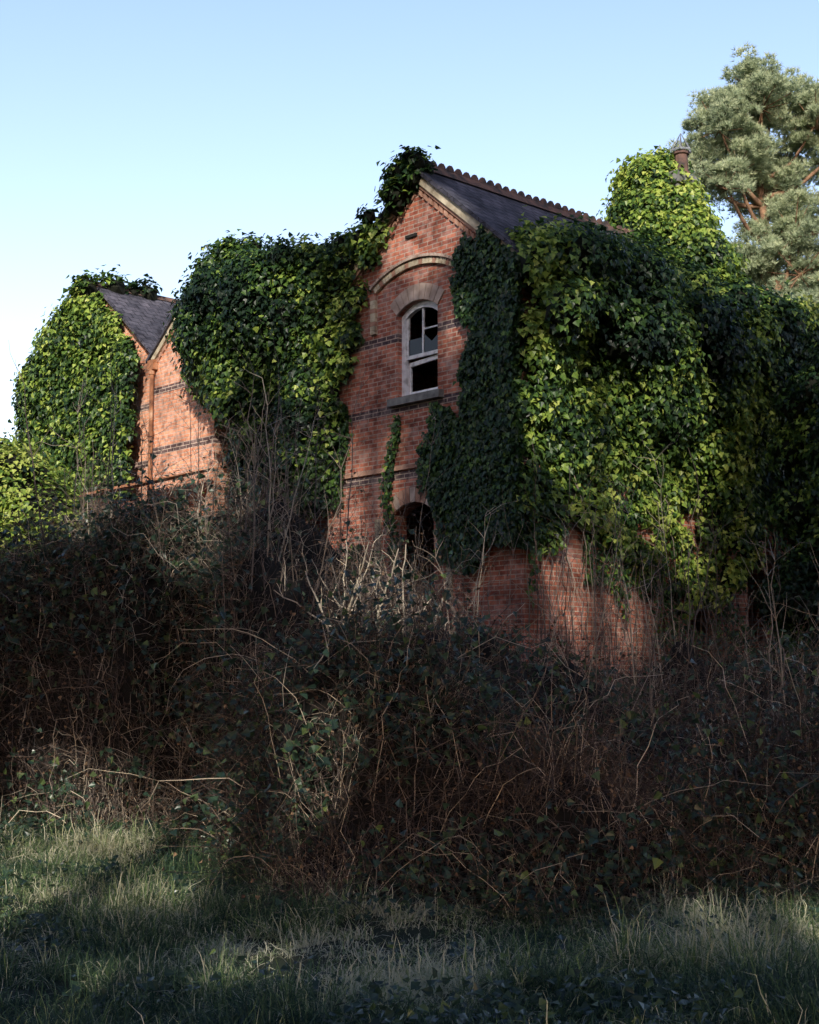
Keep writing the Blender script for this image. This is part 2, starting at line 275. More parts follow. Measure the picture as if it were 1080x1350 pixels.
# ---------------------------------------------------------------- HOUSE
house=empty('brick_house',tuple(ORG),ANG)
class HB:
    def __init__(s): s.v=[];s.f=[];s.m=[]
    def poly(s,pts,m=0):
        k=len(s.v); s.v+=[tuple(map(float,p)) for p in pts]; s.f.append(list(range(k,k+len(pts)))); s.m.append(m)
    def prism(s,pts2,a0,a1,axis='y',m=0):
        def mk(p,a): return (p[0],a,p[1]) if axis=='y' else ((a,p[0],p[1]) if axis=='x' else (p[0],p[1],a))
        A=[mk(p,a0) for p in pts2]; C=[mk(p,a1) for p in pts2]; n=len(pts2)
        s.poly(A,m); s.poly(C[::-1],m)
        for i in range(n): j=(i+1)%n; s.poly([A[i],C[i],C[j],A[j]],m)
    def box(s,x0,x1,y0,y1,z0,z1,m=0): s.prism([(x0,z0),(x1,z0),(x1,z1),(x0,z1)],y0,y1,'y',m)
    def wall(s,outer,holes,a0,a1,axis='y',m=0):
        def mk(p,a): return (p[0],a,p[1]) if axis=='y' else (a,p[0],p[1])
        loops=[outer]+holes; flat=[p for l in loops for p in l]
        tris=tessellate_polygon([[Vector((p[0],p[1],0)) for p in l] for l in loops])
        for t in tris:
            s.poly([mk(flat[i],a0) for i in t],m); s.poly([mk(flat[i],a1) for i in reversed(t)],m)
        for l in loops:
            for i in range(len(l)): j=(i+1)%len(l); s.poly([mk(l[i],a0),mk(l[i],a1),mk(l[j],a1),mk(l[j],a0)],m)
    def obj(s,name,mats,roof=False,parent=house):
        me=bpy.data.meshes.new(name); me.from_pydata(s.v,[],s.f)
        for m in mats: me.materials.append(m)
        uv=me.uv_layers.new(name='UVMap')
        for p,mi in zip(me.polygons,s.m):
            p.material_index=mi; n=p.normal
            for li in p.loop_indices:
                c=me.vertices[me.loops[li].vertex_index].co
                if abs(n.z)>.3 and roof: w=(c.y,c.z*1.56) if abs(n.x)>abs(n.y) else (c.x,c.z*1.56)
                elif abs(n.z)>.8: w=(c.x,c.y)
                elif abs(n.x)>abs(n.y): w=(c.y,c.z)
                else: w=(c.x,c.z)
                uv.data[li].uv=w
        o=bpy.data.objects.new(name,me); scene.collection.objects.link(o); o.parent=parent; return o
SL=.83; AP=10.1
def archloop(cx,hw,z0,zs,zc,n=10):
    h=zc-zs; R=(hw*hw+h*h)/(2*h); a=math.asin(hw/R); pts=[(cx-hw,z0),(cx+hw,z0)]
    for i in range(n+1):
        t=a-2*a*i/n; pts.append((cx+R*math.sin(t),zc-R+R*math.cos(t)))
    return pts
def voussoirs(hb,cx,hw,zs,zc,th,n,y0,y1,mats):
    h=zc-zs; R=(hw*hw+h*h)/(2*h); a=math.asin(min(1,hw/R)); gp_=.006/R
    for i in range(n):
        t0=-a+2*a*i/n+gp_; t1=-a+2*a*(i+1)/n-gp_; z=zc-R; r0=R+.004; r1=R+th
        hb.prism([(cx+r0*math.sin(t0),z+r0*math.cos(t0)),(cx+r0*math.sin(t1),z+r0*math.cos(t1)),(cx+r1*math.sin(t1),z+r1*math.cos(t1)),(cx+r1*math.sin(t0),z+r1*math.cos(t0))],y0,y1,'y',mats[i%len(mats)])
WX=-.02
w=HB()
hole1=archloop(WX,.48,6.3,7.72,7.9); hole2=archloop(WX-.1,.48,2.6,4.35,4.53)
w.wall([(-2.3,.2),(2.3,.2),(2.3,AP-SL*2.3),(0,AP),(-2.3,AP-SL*2.3)],[hole1,hole2],0,.3,'y')
dh=[(5.9,1.0),(6.9,1.0),(6.9,3.75),(5.9,3.75)]; dh2=[(2.6,6.0),(3.5,6.0),(3.5,7.4),(2.6,7.4)]; dh3=archloop(4.6,.5,1.0,3.2,3.35)
w.wall([(.305,.2),(7.5,.2),(7.5,AP-SL*2.3),(.305,AP-SL*2.3)],[dh,dh2,dh3],2.3,2.0,'x')
w.wall([(-2.3,.2),(2.3,.2),(2.3,AP-SL*2.3),(0,AP),(-2.3,AP-SL*2.3)],[],7.8,7.505,'y')
w.box(-2.3,-2.0,.305,7.5,.2,AP-SL*2.3)
w.box(-5.8,-2.303,.8,1.1,.2,7.7); w.box(-5.8,-2.303,5.5,5.8,.2,7.7)
w.obj('walls',[M_brick])
w=HB(); BA=9.16
w.wall([(-8.0,.2),(-5.8,.2),(-5.8,BA-SL*1.1),(-6.9,BA),(-8.0,BA-SL*1.1)],[],.02,.3,'y')
w.box(-8.0,-7.7,.303,5.0,.2,BA-SL*1.1-.01); w.box(-6.1,-5.803,.303,5.0,.2,BA-SL*1.1-.01)
w.wall([(-13.8,.2),(-9.2,.2),(-9.2,8.69),(-11.5,10.6),(-13.8,8.69)],[],.8,1.1,'y'); w.box(-9.5,-9.2,1.103,8,.2,8.69); w.box(-13.8,-13.5,1.103,8,.2,8.69); w.box(-9.2,-8.003,2,2.3,.2,8)
w.obj('rear_range_walls',[M_brick_sunlit])
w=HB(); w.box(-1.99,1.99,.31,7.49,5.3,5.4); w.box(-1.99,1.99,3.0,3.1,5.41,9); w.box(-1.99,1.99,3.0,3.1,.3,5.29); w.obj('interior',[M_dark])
r=HB(); RT=.07
def gable_roof(hb,xc,hw,ap,y0,y1,oh=.2,m=0):
    for sg in (-1,1):
        xe=xc+sg*(hw+oh); ze=ap-SL*(hw+oh)+.012
        pts=[(xc,ap+.012),(xe,ze),(xe,ze+RT),(xc,ap+RT+.03)]
        if sg<0: pts=pts[::-1]
        hb.prism(pts,y0,y1,'y',m)
gable_roof(r,0,2.3,AP,-.14,7.9); gable_roof(r,-6.9,1.1,BA,-.1,5.2,.12); gable_roof(r,-11.5,2.3,10.6,.66,8)
for sg in (-1,1):
    ye=3.3+sg*2.7; r.prism([(3.3,9.6),(ye,7.55),(ye,7.62),(3.3,9.68)],-5.79,-2.31,'x')
r.obj('slate_roof',[M_slate],True)
t=HB()
def crest(hb,xc,ap,y0,y1):
    hb.prism([(xc-.13,ap-.02),(xc,ap+.1),(xc+.13,ap-.02),(xc,ap+.16)][::1],y0,y1,'y')
    y=y0
    while y<y1-.1:
        dz=.02*math.sin(y*2.1)+rng.uniform(-.02,.02); a=ap+.155+dz*.5
        if rng.random()>.06: hb.prism([(y+.01,a-.03),(y+.19,a-.03),(y+.17,a+.03),(y+.13,a+.075),(y+.07,a+.075),(y+.03,a+.03)],xc-.022,xc+.022,'x')
        y+=.2
crest(t,0,AP+.05,-.15,7.9); t.prism([(-11.63,10.62),(-11.5,10.76),(-11.37,10.62)],.65,8,'y'); t.obj('ridge_tiles',[M_terra])
v=HB()
def verge(hb,xc,hw,ap,yf,th=.16,off=.0,m=0,proud=.05):
    for sg in (-1,1):
        p0=(xc,ap-off); p1=(xc+sg*hw,ap-off-SL*hw); pts=[p0,p1,(p1[0],p1[1]-th),(p0[0],p0[1]-th)]
        hb.prism(pts if sg<0 else pts[::-1],yf-proud,yf-.001,'y',m)
def dentils(hb,xc,hw,ap,yf,off,m=0):
    n=int(hw/.12)
    for sg in (-1,1):
        for i in range(n):
            x=xc+sg*(i+.7)*hw/n; z=ap-off-SL*abs(x-xc); hb.prism([(x-.035,z-.09+.03*sg),(x+.035,z-.09-.03*sg),(x+.035,z-.002-.03*sg),(x-.035,z-.002+.03*sg)],yf-.04,yf-.002,'y',m)
verge(v,0,2.3,AP,0,.17,.0,0,.09); verge(v,0,2.3,AP,0,.07,.175,1,.05); dentils(v,0,2.3,AP,0,.28,1)
verge(v,-6.9,1.1,BA,.02,.13,0,0,.07); dentils(v,-6.9,1.1,BA,.02,.16,1)
voussoirs(v,WX,.49,7.72,7.9,.27,9,-.025,.1,[2,2,2])
voussoirs(v,WX,1.0,8.2,8.48,.1,26,-.06,-.001,[0,0,1,0]); voussoirs(v,WX,1.09,8.27,8.59,.05,24,-.1,-.001,[2])
for sg in (-1,1):
    z=7.5
    while z<8.16:
        x0=WX+sg*1.0; v.box(min(x0,x0+sg*.12),max(x0,x0+sg*.12),-.06,-.001,z,z+.068,0 if int(z*13)%3 else 1); z+=.075
voussoirs(v,WX-.1,.49,4.35,4.53,.25,9,-.025,.1,[1,2,1])
z=2.9
while z<4.3:
    for sg in (-1,1):
        x0=WX-.1+sg*.78; v.box(min(x0,x0+sg*.14),max(x0,x0+sg*.14),-.03,-.001,z,z+.068,0)
    z+=.075
v.box(-2.3,2.3,-.045,-.001,5.09,5.16,1)
v.box(-.62+WX,.62+WX,-.12,.14,6.17,6.297,3)
v.obj('brick_trim',[M_buff,M_buffred,noisemat('pale_stone_arch',[(.3,(.28,.2,.16)),(.7,(.58,.46,.39))],5),M_stone])
v=HB(); v.box(2.303,2.33,5.75,7.05,3.752,3.9); v.obj('door_lintel',[noisemat('old_timber',[(.3,(.05,.04,.03)),(.7,(.14,.11,.08))],6)])
s=HB(); x0,x1=WX-.478,WX+.478; y0,y1=.09,.17
s.box(x0,x0+.09,y0,y1,6.3,7.7); s.box(x1-.07,x1,y0,y1,6.3,7.7); s.box(x0+.091,x1-.071,y0,y1,6.3,6.36)
h=.18;R=(.478**2+h*h)/(2*h);a=math.asin(.478/R);n=10
for i in range(n):
    t0=-a+2*a*i/n; t1=-a+2*a*(i+1)/n; zc=7.895-R
    s.prism([(WX+(R-.1)*math.sin(t0),zc+(R-.1)*math.cos(t0)),(WX+(R-.1)*math.sin(t1),zc+(R-.1)*math.cos(t1)),(WX+R*math.sin(t1),zc+R*math.cos(t1)),(WX+R*math.sin(t0),zc+R*math.cos(t0))],y0+.002,y1+.002,'y')
ys=.12; s.box(x0+.092,x0+.13,ys,ys+.04,7.02,7.72); s.box(x1-.12,x1-.072,ys,ys+.04,7.02,7.72); s.box(x0+.092,x1-.072,ys+.002,ys+.042,6.97,7.03); s.box(WX-.016,WX+.016,ys+.003,ys+.035,7.031,7.8); s.box(WX+.017,x1-.121,ys+.005,ys+.03,7.42,7.445)
ys=.175
s.prism([(x0+.092,6.85),(x1-.072,6.9),(x1-.072,6.97),(x0+.092,6.92)],ys,ys+.04,'y'); s.box(x0+.092,x0+.13,ys,ys+.04,6.362,6.845); s.box(x1-.12,x1-.072,ys,ys+.04,6.362,6.89); s.box(x0+.13,x1-.12,ys+.002,ys+.04,6.362,6.42)
s.obj('sash_window',[M_wood])
g=HB(); g.box(x0+.131,WX-.017,.135,.139,7.031,7.3); g.poly([(WX+.017,.137,7.031),(x1-.121,.137,7.031),(x1-.121,.137,7.3),(WX+.2,.137,7.2),(WX+.017,.137,7.35)]); g.obj('window_glass',[M_glass])
v=HB(); v.box(-.28,-.02,-.04,-.001,9.0,9.05); v.obj('iron_vent',[M_dark])
def pot(hb,x,y,z,r=.13,h=.4):
    n=10
    prof=[(r*1.15,0),(r*1.15,.05),(r*.9,.06),(r*.8,h-.08),(r*1.05,h-.06),(r*1.05,h)]
    for (ra,za),(rb,zb) in zip(prof[:-1],prof[1:]):
        for i in range(n):
            a0=2*math.pi*i/n;a1=2*math.pi*(i+1)/n
            hb.poly([(x+ra*math.cos(a0),y+ra*math.sin(a0),z+za),(x+ra*math.cos(a1),y+ra*math.sin(a1),z+za),(x+rb*math.cos(a1),y+rb*math.sin(a1),z+zb),(x+rb*math.cos(a0),y+rb*math.sin(a0),z+zb)],0)
    ap=(x,y,z+h+.4)
    for i in range(6):
        a0=2*math.pi*i/6; bx,by=x+r*1.35*math.cos(a0),y+r*1.35*math.sin(a0); a1=2*math.pi*(i+1)/6; cx,cy=x+r*1.35*math.cos(a1),y+r*1.35*math.sin(a1)
        d=.022
        hb.poly([(bx-d,by,z+h),(bx+d,by,z+h),(ap[0]+.005,ap[1],ap[2]),(ap[0]-.005,ap[1],ap[2])],1); hb.poly([(bx,by-d,z+h),(bx,by+d,z+h),(ap[0],ap[1]+.005,ap[2]),(ap[0],ap[1]-.005,ap[2])],1)
        hb.poly([(bx,by,z+h),(cx,cy,z+h),(cx,cy,z+h+.04),(bx,by,z+h+.04)],1)
c=HB()
def stack(x,y,w_,d_,z0,z1,m=2):
    c.box(x-w_/2,x+w_/2,y-d_/2,y+d_/2,z0,z1-.25,m); c.box(x-w_/2-.05,x+w_/2+.05,y-d_/2-.05,y+d_/2+.05,z1-.248,z1-.12,m); c.box(x-w_/2-.02,x+w_/2+.02,y-d_/2-.02,y+d_/2+.02,z1-.118,z1,m)
stack(-.1,7.1,.95,.7,8.5,11.75,3); pot(c,.22,7.1,11.75,.16,.5); pot(c,-.3,7.1,11.75)
stack(-11.2,5.5,1.2,.7,8.5,11.1); pot(c,-10.9,5.5,11.1,.17,.35); pot(c,-11.6,5.5,11.1,.17,.35)
stack(-8.3,4.5,.6,.6,7.5,10.1); pot(c,-8.3,4.5,10.1,.16,.35)
c.obj('chimneys',[M_terra,M_lead,M_brick,M_stone])
d=HB()
for x,y,z0,z1 in ((-7.93,-.06,3.5,8.0),):
    n=8; pts=[(x+.045*math.cos(2*math.pi*i/n),y+.045*math.sin(2*math.pi*i/n)) for i in range(n)]; d.prism(pts,z0,z1,'z')
    for zz in (5.2,6.6,7.9): d.prism([(x+.062*math.cos(2*math.pi*i/n),y+.062*math.sin(2*math.pi*i/n)) for i in range(n)],zz,zz+.1,'z')
    d.box(x-.11,x+.11,y-.05,.019,8.0,8.2)
d.obj('drainpipe',[M_rust])
shed=empty('outbuilding',tuple(ORG),ANG)
q=HB(); q.box(-8.4,-5.7,-2.6,-.35,1,4.9); q.obj('shed_walls',[M_brick_sunlit],parent=shed)
q=HB(); nn=40
for i in range(nn):
    xa=-8.6+3.1*i/nn; xb=-8.6+3.1*(i+1)/nn; za=.03*math.cos(i*math.pi); zb=-za
    q.poly([(xa,-2.8,4.9+za),(xb,-2.8,4.9+zb),(xb,-.2,5.65+zb),(xa,-.2,5.65+za)])
q.obj('corrugated_roof',[M_rust],True,parent=shed)
# ---------------------------------------------------------------- IVY
def ivy_from_clumps(b,C,R,O,dens=205,ls=(.075,.125),t0=.35,tv=.24,core=.72,kp=None):
    C=np.asarray(C);R=np.asarray(R);O=norm(np.asarray(O))
    if kp is not None: C,R,O=C[kp],R[kp],O[kp]
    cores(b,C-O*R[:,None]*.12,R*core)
    m=np.maximum(6,(dens*2*math.pi*R**2).astype(int)); i=np.repeat(np.arange(len(C)),m); n=len(i)
    d=norm(rng.normal(0,1,(n,3))); dt=np.sum(d*O[i],1); d=np.where((dt<-.15)[:,None],d-2*dt[:,None]*O[i],d)
    rr=R[i]*(.68+.46*rng.random(n)**1.5); spr=rng.random(n)<.09; rr=np.where(spr,rr*1.42,rr)
    p=C[i]+d*rr[:,None]
    nn=d*.7+O[i]*.5+np.array([0,0,.3])+rng.normal(0,.45,(n,3)); tt=np.array([0,0,-1.])+rng.normal(0,.5,(n,3))+d*.25
    tint=np.clip(t0+rng.normal(0,tv,len(C))[i]*.7+rng.normal(0,.15,n)+(rng.random(n)<.08)*.3+d[:,2]*.12+(n2(p[:,0]+p[:,1],p[:,2],.7,77)-.5)*.5,0,1)
    place(b,p,nn,tt,rng.uniform(*ls,n),tint)
def flat_ivy(b,P,O,ls=(.06,.11),t0=.25,spread=.05):
    n=len(P); p=P+rng.normal(0,spread*.5,(n,3))+O*rng.uniform(.01,spread*2.2,(n,1))
    place(b,p,O+rng.normal(0,.3,(n,3))+np.array([0,0,.25]),np.array([0,0,-1.])+rng.normal(0,.4,(n,3)),rng.uniform(*ls,n),np.clip(t0+rng.normal(0,.15,n),0,1))
def bear(W): return W[:,0]/W[:,1]
b=B()
n=52000; x=rng.uniform(.0,2.42,n); z=rng.uniform(2.6,9.4,n)
nz=n2(x,z,1.7,81); nz2=n2(x,z,5,82)
bd_=np.interp(z,[2.6,3.3,3.6,4.6,5.0,5.4,5.8,6.6,7.3,8.2,8.8,9.2],[1.9,1.6,.6,.4,.3,.4,.85,1.05,1.22,1.28,1.2,1.0])
top=AP-SL*x-np.where(x<1.55,.42,.05); ok=(x>bd_+(nz-.5)*.7+(nz2-.5)*.3)&(z<top)&((z>3.35+(nz-.5)*1.0))
x,z=x[ok],z[ok]; dz=.06+.25*n2(x,z,1.2,83)*smooth((x-.9)/1.2)
P=L2W(np.stack([x,-dz*rng.uniform(.3,1,len(x)),z],1)); flat_ivy(b,P,D2W([[0,-1,0]]),ls=(.065,.115),t0=.27)
for cx,z0,z1,wv in ((-.55,3.6,6.0,.14),(.35,4.7,6.1,.2),(-1.9,4.6,6.4,.2),(-1.55,3.2,3.9,.3)):
    n=420; z=rng.uniform(z0,z1,n); x=cx+.12*np.sin(z*2.3)+rng.normal(0,wv*.5,n)*(1.1-(z-z0)/(z1-z0)*.8)
    flat_ivy(b,L2W(np.stack([x,0*x-.02,z],1)),D2W([[0,-1,0]]),ls=(.06,.1),t0=.35)
# B side wall
n=560; y=rng.uniform(-.1,7.9,n); z=rng.uniform(2.6,8.3,n)
low=np.interp(y,[-.1,.5,1.0,1.6,2.3,2.8,3.4,5,5.6,6.2,7.0,7.9],[3.3,3.5,3.9,3.9,3.7,3.1,2.8,3.0,3.5,4.3,4.4,3.6]); ok=(z>low+(n2(y,z,1,91)-.5)*.6); y,z=y[ok],z[ok]
bul=.05+.5*smooth((z-4)/4)+1.0*(n2(y,z,.8,92)-.42); r_=rng.uniform(.18,.42,len(y))*(.6+.5*smooth((z-3.5)/3))
ivy_from_clumps(b,L2W(np.stack([2.3+np.maximum(bul,.02)*.75,y,z],1)),r_,np.repeat(D2W([[1,-.1,.25]]),len(y),0),t0=.52)
n=8000; y=rng.uniform(0,7.6,n); z=rng.uniform(2.2,5,n); ok=(n2(y*2.2,z*.5,1,95)>.46+.1*(4.6-z)); y,z=y[ok],z[ok]; flat_ivy(b,L2W(np.stack([0*y+2.36,y,z],1)),D2W([[1,0,0]]),t0=.4)
# C roof and eave
n=320; y=rng.uniform(.2,8.1,n); f=rng.random(n)*np.interp(y,[.2,1,3,4.6,6,8.1],[.25,.34,.5,.78,1.02,1.05]); x=2.75-2.7*f; z=AP+.1-SL*x
r_=rng.uniform(.18,.42,n)*(1-.3*f); ivy_from_clumps(b,L2W(np.stack([x,y,z-.02],1)),r_,np.repeat(D2W([[.5,-.2,.9]]),n,0),t0=.36)
n=110; y=rng.uniform(0.1,8.2,n); ivy_from_clumps(b,L2W(np.stack([2.75+rng.uniform(0,.45,n),y,rng.uniform(6.9,8.2,n)],1)),rng.uniform(.22,.5,n),np.repeat(D2W([[1,-.1,.5]]),n,0),t0=.32)
n=130; z=rng.uniform(4.0,8.4,n); ivy_from_clumps(b,L2W(np.stack([rng.uniform(1.2,2.9,n),8.0+rng.uniform(-.3,.35,n),z],1)),rng.uniform(.25,.5,n),np.repeat(D2W([[.6,.5,.4]]),n,0),t0=.3)
# D chimney ivy
n=180; th=rng.uniform(0,2*math.pi,n); z=rng.uniform(8.9,12.15,n); rr=np.interp(z,[8.9,10,11,11.6,12.2],[1.25,1.15,.8,.5,.25]); off=np.interp(z,[9,12],[.1,-.5])
c_=np.stack([off+rr*np.cos(th),7.0+rr*.7*np.sin(th),z],1); ivy_from_clumps(b,L2W(c_),rng.uniform(.18,.42,n),D2W(np.stack([np.cos(th),np.sin(th),.3+0*th],1)),t0=.6,ls=(.08,.13))
# F left verge
n=150; f=rng.random(n); x=.1-2.7*f; z=AP+.05-SL*np.abs(x)+rng.uniform(-.25,.2,n); yy_=np.where(x>-.5,rng.uniform(-.32,.3,n),rng.uniform(-.32,1.2,n))
ivy_from_clumps(b,L2W(np.stack([x,yy_,z],1)),rng.uniform(.13,.28,n)*(.85+.5*f),np.repeat(D2W([[-.4,-.5,.8]]),n,0),t0=.18)
# G gable left
n=150; z=rng.uniform(4.7,9.3,n); bl=np.interp(z,[4.7,5.2,6.2,7.4,8.7,9.3],[-2.35,-2.25,-2.0,-1.62,-1.2,-.85]); x=bl-rng.random(n)*(2.7+bl)*1.0
ivy_from_clumps(b,L2W(np.stack([x,-.02-.35*rng.random(n)*smooth((-x-1)/1.5),z],1)),rng.uniform(.14,.3,n),np.repeat(D2W([[.1,-1,.3]]),n,0),t0=.4)
# H wing between gables
def lim(Wp,R_):
    z=Wp[:,2]; lb=np.interp(z,[4.5,6.0,6.9,7.5,8.4,9.2,10.5],[-.128,-.136,-.148,-.158,-.168,-.166,-.15])+(n2(z,z*0,1.6,111)-.5)*.014; return bear(Wp)-R_/Wp[:,1]*1.05>lb
zx=[-6,-5.4,-4.9,-4.3,-3.8,-3.3,-2.9,-2.3]; zv=[8.9,9.85,9.8,9.25,9.4,8.85,9.1,9.4]
n=640; x=rng.uniform(-5.9,-2.3,n); zt=np.interp(x,zx,zv); zl=np.interp(x,[-6,-4.5,-3,-2.3],[6.0,4.6,4.6,4.6]); z=zl+(zt-zl)*rng.random(n); bul=np.interp(x,[-6,-5,-4,-3,-2.3],[-.3,-.6,-.6,-.3,-.2])*np.sqrt(np.clip(1-((z-7.6)/3.2)**2,0,1))+(n2(x,z,.95,113)-.5)*1.3
Wp=L2W(np.stack([x,bul+rng.uniform(-.2,.45,n),z],1)); R_=rng.uniform(.17,.46,n); ivy_from_clumps(b,Wp,R_,np.repeat(D2W([[0,-.9,.4]]),n,0),t0=.26,kp=lim(Wp,R_))
n=230; x=rng.uniform(-6.0,-2.4,n); y=rng.uniform(-.4,2.2,n); zt=np.interp(x,zx,zv)+rng.uniform(-.15,.3,n); Wp=L2W(np.stack([x,y,zt-rng.random(n)*.5],1)); R_=rng.uniform(.13,.4,n); ivy_from_clumps(b,Wp,R_,np.repeat(D2W([[0,-.3,.9]]),n,0),t0=.2,kp=lim(Wp,R_))
Wp=L2W(np.stack([rng.uniform(-5.0,-2.6,110),rng.uniform(.2,.8,110),rng.uniform(5.2,8.6,110)],1)); R_=rng.uniform(.4,.6,110); k_=lim(Wp,R_+.1); cores(b,Wp[k_],R_[k_])
# I third gable
n=420; x=rng.uniform(-13.95,-9.5,n); zt=np.where(x<-11.6,10.6,10.35)-SL*np.abs(x+11.5); z=4.5+(zt-4.5)*rng.random(n)**.8
ivy_from_clumps(b,L2W(np.stack([x,.65-.5*n2(x,z,.8,99),z],1)),np.where(x>-11.4,rng.uniform(.2,.3,n),rng.uniform(.2,.42,n)),np.repeat(D2W([[0,-1,.35]]),n,0),180,(.09,.14),t0=.46)
n=90; x=-11.5-2.6*rng.random(n); ivy_from_clumps(b,L2W(np.stack([x,rng.uniform(.4,2.2,n),10.7-SL*np.abs(x+11.5)],1)),rng.uniform(.2,.4,n),np.repeat(D2W([[-.3,-.3,.8]]),n,0),170,(.1,.15),t0=.3)
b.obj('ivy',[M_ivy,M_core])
b=B(); n=120; y=rng.uniform(0,7.4,n); P0=L2W(np.stack([2.34+rng.uniform(0,.25,n),y,rng.uniform(1.6,2.4,n)],1)); P=arcs(P0,rng.uniform(1.5,3.4,n),np.radians(rng.uniform(78,90,n)),rng.uniform(0,6.28,n),9,rng.uniform(0,.05,n),.03)
tubes(b,P,rng.uniform(.003,.009,n)[:,None]*np.linspace(1,.5,9)[None],rng.uniform(.1,.75,n)); b.obj('ivy_stems',[M_cane])
# ---------------------------------------------------------------- shrubs
def shrub(name,blobs,ls,t0,dens=200,mat=M_ivy,num=60):
    bb=B()
    for (x,y,z,rx,ry,rz) in blobs:
        k=int(num*(rx*rz)**.8)+10; d=norm(rng.normal(0,1,(k,3))); c=np.array([x,y,z])+d*np.array([rx,ry,rz])*rng.uniform(.6,1.05,(k,1))
        ivy_from_clumps(bb,c,rng.uniform(.18,.4,k),d+np.array([0,-.2,.2]),dens,ls,t0); cores(bb,np.array([[x,y,z]]),[min(rx,ry,rz)*.8])
    return bb.obj(name,[mat,M_core])
shrub('hedge_bush',[(-5.9,20.6,4.0,.9,.9,.9),(-7.0,21.5,4.6,1.3,1.2,1.0),(-5.2,20.3,3.7,.5,.7,.6),(-6.0,19.5,3.0,1.0,1,.9)],(.05,.09),.55)
shrub('holly_bush',[(7.6,23.5,5,1.3,1.3,2.4),(7.9,22,3,1.6,1.3,2.0),(6.6,22.5,2.6,.9,.9,1.2)],(.07,.11),.12)
# ---------------------------------------------------------------- scots pine
TVs=[];TFs=[]
for i_ in range(8):
    a=i_*2.4; dd=np.array([.6*math.cos(a),.6*math.sin(a),1.0-.25*(i_%3)]); dd/=np.linalg.norm(dd); sd_=np.cross(dd,[.3,.5,.8]); sd_/=np.linalg.norm(sd_); k0=len(TVs); TVs+=[tuple(-sd_*.07),tuple(sd_*.07),tuple(dd)]; TFs.append((k0,k0+1,k0+2))
TVs=np.array(TVs);TFs=np.array(TFs)
def pine_tree(PX,PY,top,lobes,dy=(-2.2,1.2)):
    pine=empty('scots_pine_tree'); b=B(); tz=np.linspace(1,top,12); T=np.stack([PX+.5*np.sin(tz*.25)-.04*tz,PY+.2*np.sin(tz*.4),tz],1); tubes(b,T[None],np.linspace(.36,.07,12)[None],k=8)
    nb=B()
    for (x,z,r_) in lobes:
        yy=PY+rng.uniform(*dy); tip=np.array([x,yy,z]); hz=max(5,z-rng.uniform(.8,2.2)); st=np.array([np.interp(hz,tz,T[:,0]),np.interp(hz,tz,T[:,1]),hz])
        t=np.linspace(0,1,7)[:,None]; L_=st+(tip-st)*t; L_[:,2]-=.5*np.sin(t[:,0]*math.pi); tubes(b,L_[None],np.linspace(.11,.03,7)[None],k=5)
        ns=int(29*r_*r_)+10; d=norm(rng.normal(0,1,(ns,3))); sc=tip+d*np.array([1.25,1.25,1.05])*r_*(rng.random((ns,1))**.6)*1.05
        for s_ in sc[:26]:
            l2=np.linspace(tip-np.array([0,0,.25]),s_,4); tubes(b,l2[None],np.linspace(.03,.012,4)[None])
        m=58; i=np.repeat(np.arange(ns),m); q=norm(rng.normal(0,1,(ns*m,3))); q[:,2]=np.where(q[:,2]<-.3,-q[:,2],q[:,2]); sr=rng.uniform(.55,1.3,ns)[i][:,None]; p=sc[i]+q*np.array([.38,.38,.27])*sr*rng.uniform(.4,1.1,(ns*m,1))
        place(nb,p,q+np.array([0,0,.6])+rng.normal(0,.4,q.shape),rng.normal(0,1,q.shape),rng.uniform(.12,.21,len(p)),np.clip(rng.normal(.48,.18,len(p))+.45*(rng.random(ns)-.5)[i]+.2*q[:,2],0,1),TVs,TFs)
    b.obj('trunk_and_limbs',[M_bark],pine,True); nb.obj('needles',[M_needle],pine)
pine_tree(12.7,45.,21.0,[(11.2,21.0,.9),(12.2,20.8,1.0),(10.4,20.1,.9),(11.3,20.1,1.0),(9.8,19.2,1.0),(11.0,19.1,1.0),(12.5,18.9,1.2),(9.4,18.2,.9),(11.8,17.8,1.1),(10.5,18.1,1.0),(9.9,17.2,.7),(12.5,17.0,1.2),(12.3,16.0,1.1),(11.3,15.4,1.0),(12.5,14.8,1.1),(10.6,14.9,.9),(11.7,13.9,1.1),(12.9,12.9,1.2),(13.4,20.7,1.1),(14.3,19.4,1.2),(13.3,19.8,1.0),(14.5,17.3,1.2),(14.8,15.3,1.2),(14.2,13.4,1.2),(13.2,11.2,1.1),(11.4,11.8,1.0),(15.0,11,1.2),(12.6,9.6,1.2),(10.9,13.2,.9),(12.0,12.5,1.1),(12.2,10.9,1.0)])
pine_tree(15.5,52.,16,[(12.2,16.2,.9),(11.4,14.8,1.0),(13,14.9,1.1),(12.2,13.4,1.2),(14.2,14.5,1.2),(14,16.2,1.1),(15.6,15.8,1.3),(13.6,12.4,1.3),(11.6,12.4,1.0),(15.4,12.6,1.4),(12.8,11,1.2),(17,14,1.4),(14.5,10,1.3),(17,11,1.3)])
